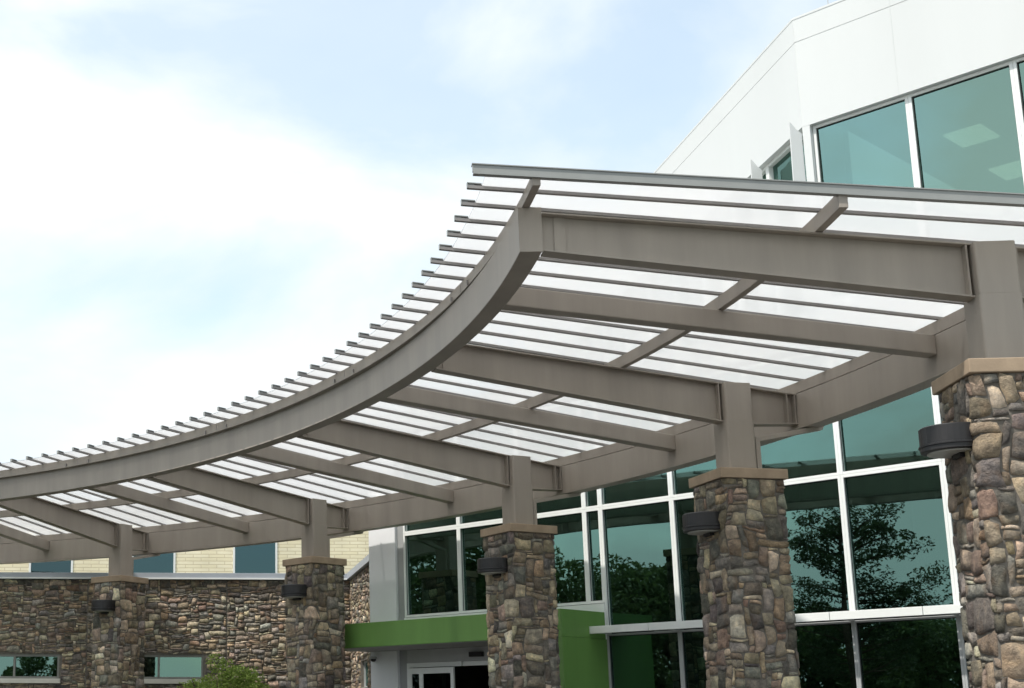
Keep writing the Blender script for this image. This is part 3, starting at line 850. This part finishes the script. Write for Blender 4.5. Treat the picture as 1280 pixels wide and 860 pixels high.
pine(-33, 10.2, 9.7, 3.4, 'lone open branched pine mirrored in the right hand window bay', 77)
pine(-24, -36, 9.5, 2.8, 'pine across the car park mirrored in the strip windows', 78)
for k, (x, y, h, w) in enumerate([(-14, -44, 7.5, 3.2), (2, -46, 7.2, 3.4), (-32, -43, 8, 3.4), (14, -44, 7.4, 3.2)]):
    broadleaf(x, y, h, w, 'distant broadleaf tree across the car park, %s of four' % desc[k].replace('leftmost', 'first'), 140 + k, 'trees across the car park')
# shrub in front of the stone wall
rng = random.Random(3)
sx = (282 - 291.3) / 1776 * 30.2
sh = thing('shrub', (sx, 30.2, -.06), 0, 'bright green leafy shrub in front of the stone wall, between the two left piers', 'shrub')
mb = MB(); cr = MB()
for k in range(14):
    a = rng.uniform(0, 2 * PI); limb(mb, (rng.uniform(-.1, .1), rng.uniform(-.1, .1), 0), (math.cos(a) * rng.uniform(.3, .8), math.sin(a) * rng.uniform(.2, .7), rng.uniform(1.6, 2.6)), .03, .008, 5)
for k in range(70):
    a = rng.uniform(0, 2 * PI); z = rng.uniform(.7, 2.75)
    r_ = 1.12 * math.sqrt(max(.03, 1 - ((z - 1.5) / 1.45) ** 2)) * rng.uniform(.3, 1)
    leaves(cr, (r_ * math.cos(a), r_ * .8 * math.sin(a), z), rng.uniform(.16, .32), 190, .042, rng)
for dx, z in ((-.18, 2.98), (.05, 2.85), (.55, 2.62), (-.62, 2.45), (.72, 2.3)):
    leaves(cr, (dx, -.1, z), .2, 170, .04, rng)
mb.build('stem', BARK, sh); cr.build('foliage', LEAF_S, sh, fix=False)

# ------------------------------------------------------------------ ground
def sheet(name, x0, x1, y0, y1, z, mat):
    mb = MB(); mb.add([(x0, y0, z), (x1, y0, z), (x1, y1, z), (x0, y1, z)], [(0, 1, 2, 3)])
    return tag(mb.build(name, mat), kind='structure')
sheet('ground', -900, 900, -900, 900, -.008, GRASS)
sheet('car_park', -34, 30, -38, 27, -.004, ASPH)
# curved drive edge and pavement under the canopy
mb = MB(); n = 60; vs = []; fs = []
for q in range(n + 1):
    th = -.8 + 2.6 * q / n
    vs += [PT(th, 20.0, 0, .0), PT(th, 20.0, 0, .13), PT(th, 23.6, 0, .13), PT(th, 23.6, 0, -.003)]
for q in range(n):
    for j in range(3): a = q * 4 + j; fs.append((a, a + 1, a + 5, a + 4))
mb.add(vs, fs); tag(mb.build('pavement', CONC), kind='structure')

# ------------------------------------------------------------------ world and sun
SUN_EL, SUN_AZ = math.radians(60), math.radians(240)     # azimuth of the sun measured clockwise from +y
w = bpy.data.worlds.new('World'); bpy.context.scene.world = w; w.use_nodes = True
nt = w.node_tree
for n_ in list(nt.nodes): nt.nodes.remove(n_)
out = nt.nodes.new('ShaderNodeOutputWorld'); bg = nt.nodes.new('ShaderNodeBackground'); bg.inputs['Strength'].default_value = .10
sky = nt.nodes.new('ShaderNodeTexSky'); sky.sky_type = 'NISHITA'; sky.sun_disc = False
sky.sun_elevation = SUN_EL; sky.sun_rotation = SUN_AZ; sky.air_density = 1.; sky.dust_density = 1.5; sky.ozone_density = 1.5
tc = nt.nodes.new('ShaderNodeTexCoord')
mpn = N(nt, 'Mapping'); mpn.inputs['Scale'].default_value = (1, 1, 1.9); mpn.inputs['Location'].default_value = (.35, .2, .1)
nt.links.new(tc.outputs['Generated'], mpn.inputs[0])
n1 = N(nt, 'TexNoise', Scale=4.2, Detail=7., Roughness=.52, Distortion=.25)
nt.links.new(mpn.outputs[0], n1.inputs['Vector'])
r1 = ramp(nt, [(.38, (.52, .52, .52)), (.55, (1, 1, 1))])
nt.links.new(n1.outputs['Fac'], r1.inputs[0])
n2 = N(nt, 'TexNoise', Scale=2.1, Detail=5.)
nt.links.new(mpn.outputs[0], n2.inputs['Vector'])
r2 = ramp(nt, [(.36, (4.7, 5.2, 5.5)), (.62, (6.1, 6.3, 6.35))])
nt.links.new(n2.outputs['Fac'], r2.inputs[0])
sb = N(nt, 'Mix'); sb.data_type = 'RGBA'; sb.blend_type = 'MULTIPLY'; sb.inputs[0].default_value = 1; sb.inputs[7].default_value = (1.75, 1.78, 1.55, 1)
nt.links.new(sky.outputs[0], sb.inputs[6])
mx = N(nt, 'Mix'); mx.data_type = 'RGBA'
nt.links.new(r1.outputs[0], mx.inputs[0]); nt.links.new(sb.outputs[2], mx.inputs[6]); nt.links.new(r2.outputs[0], mx.inputs[7])
nt.links.new(mx.outputs[2], bg.inputs[0]); nt.links.new(bg.outputs[0], out.inputs[0])

sd = bpy.data.lights.new('sun', 'SUN'); sd.energy = 2.6; sd.angle = math.radians(1.2); sd.color = (1, .95, .88)
so = bpy.data.objects.new('sun', sd); C.objects.link(so)
sv = Vector((math.sin(SUN_AZ) * math.cos(SUN_EL), math.cos(SUN_AZ) * math.cos(SUN_EL), math.sin(SUN_EL)))
so.rotation_euler = sv.to_track_quat('Z', 'Y').to_euler(); so.location = (0, 0, 40)

# ------------------------------------------------------------------ camera
cd = bpy.data.cameras.new('camera'); co_ = bpy.data.objects.new('camera', cd); C.objects.link(co_)
pitch, roll, f = .2185, -.0039, 1775.885
cp, sp = math.cos(pitch), math.sin(pitch)
ex = Vector((1, 0, 0)); fw_v = Vector((0, cp, sp)); up0 = Vector((0, -sp, cp))
right = ex * math.cos(roll) - up0 * math.sin(roll); up = ex * math.sin(roll) + up0 * math.cos(roll)
Mx = Matrix((right, up, -fw_v)).transposed().to_4x4(); Mx.translation = (0, 0, GZ)
co_.matrix_world = Mx
cd.sensor_width = 36; cd.lens = f / 1280 * 36; cd.shift_x = 348.73 / 1280; cd.shift_y = 84.26 / 1280
cd.clip_start = .05; cd.clip_end = 3000
s = bpy.context.scene; s.camera = co_
s.render.engine = 'CYCLES'
s.view_settings.view_transform = 'Standard'; s.view_settings.look = 'None'; s.view_settings.gamma = 1; s.view_settings.use_curve_mapping = False
s.view_settings.exposure = .90
s.cycles.max_bounces = 8; s.cycles.transparent_max_bounces = 12
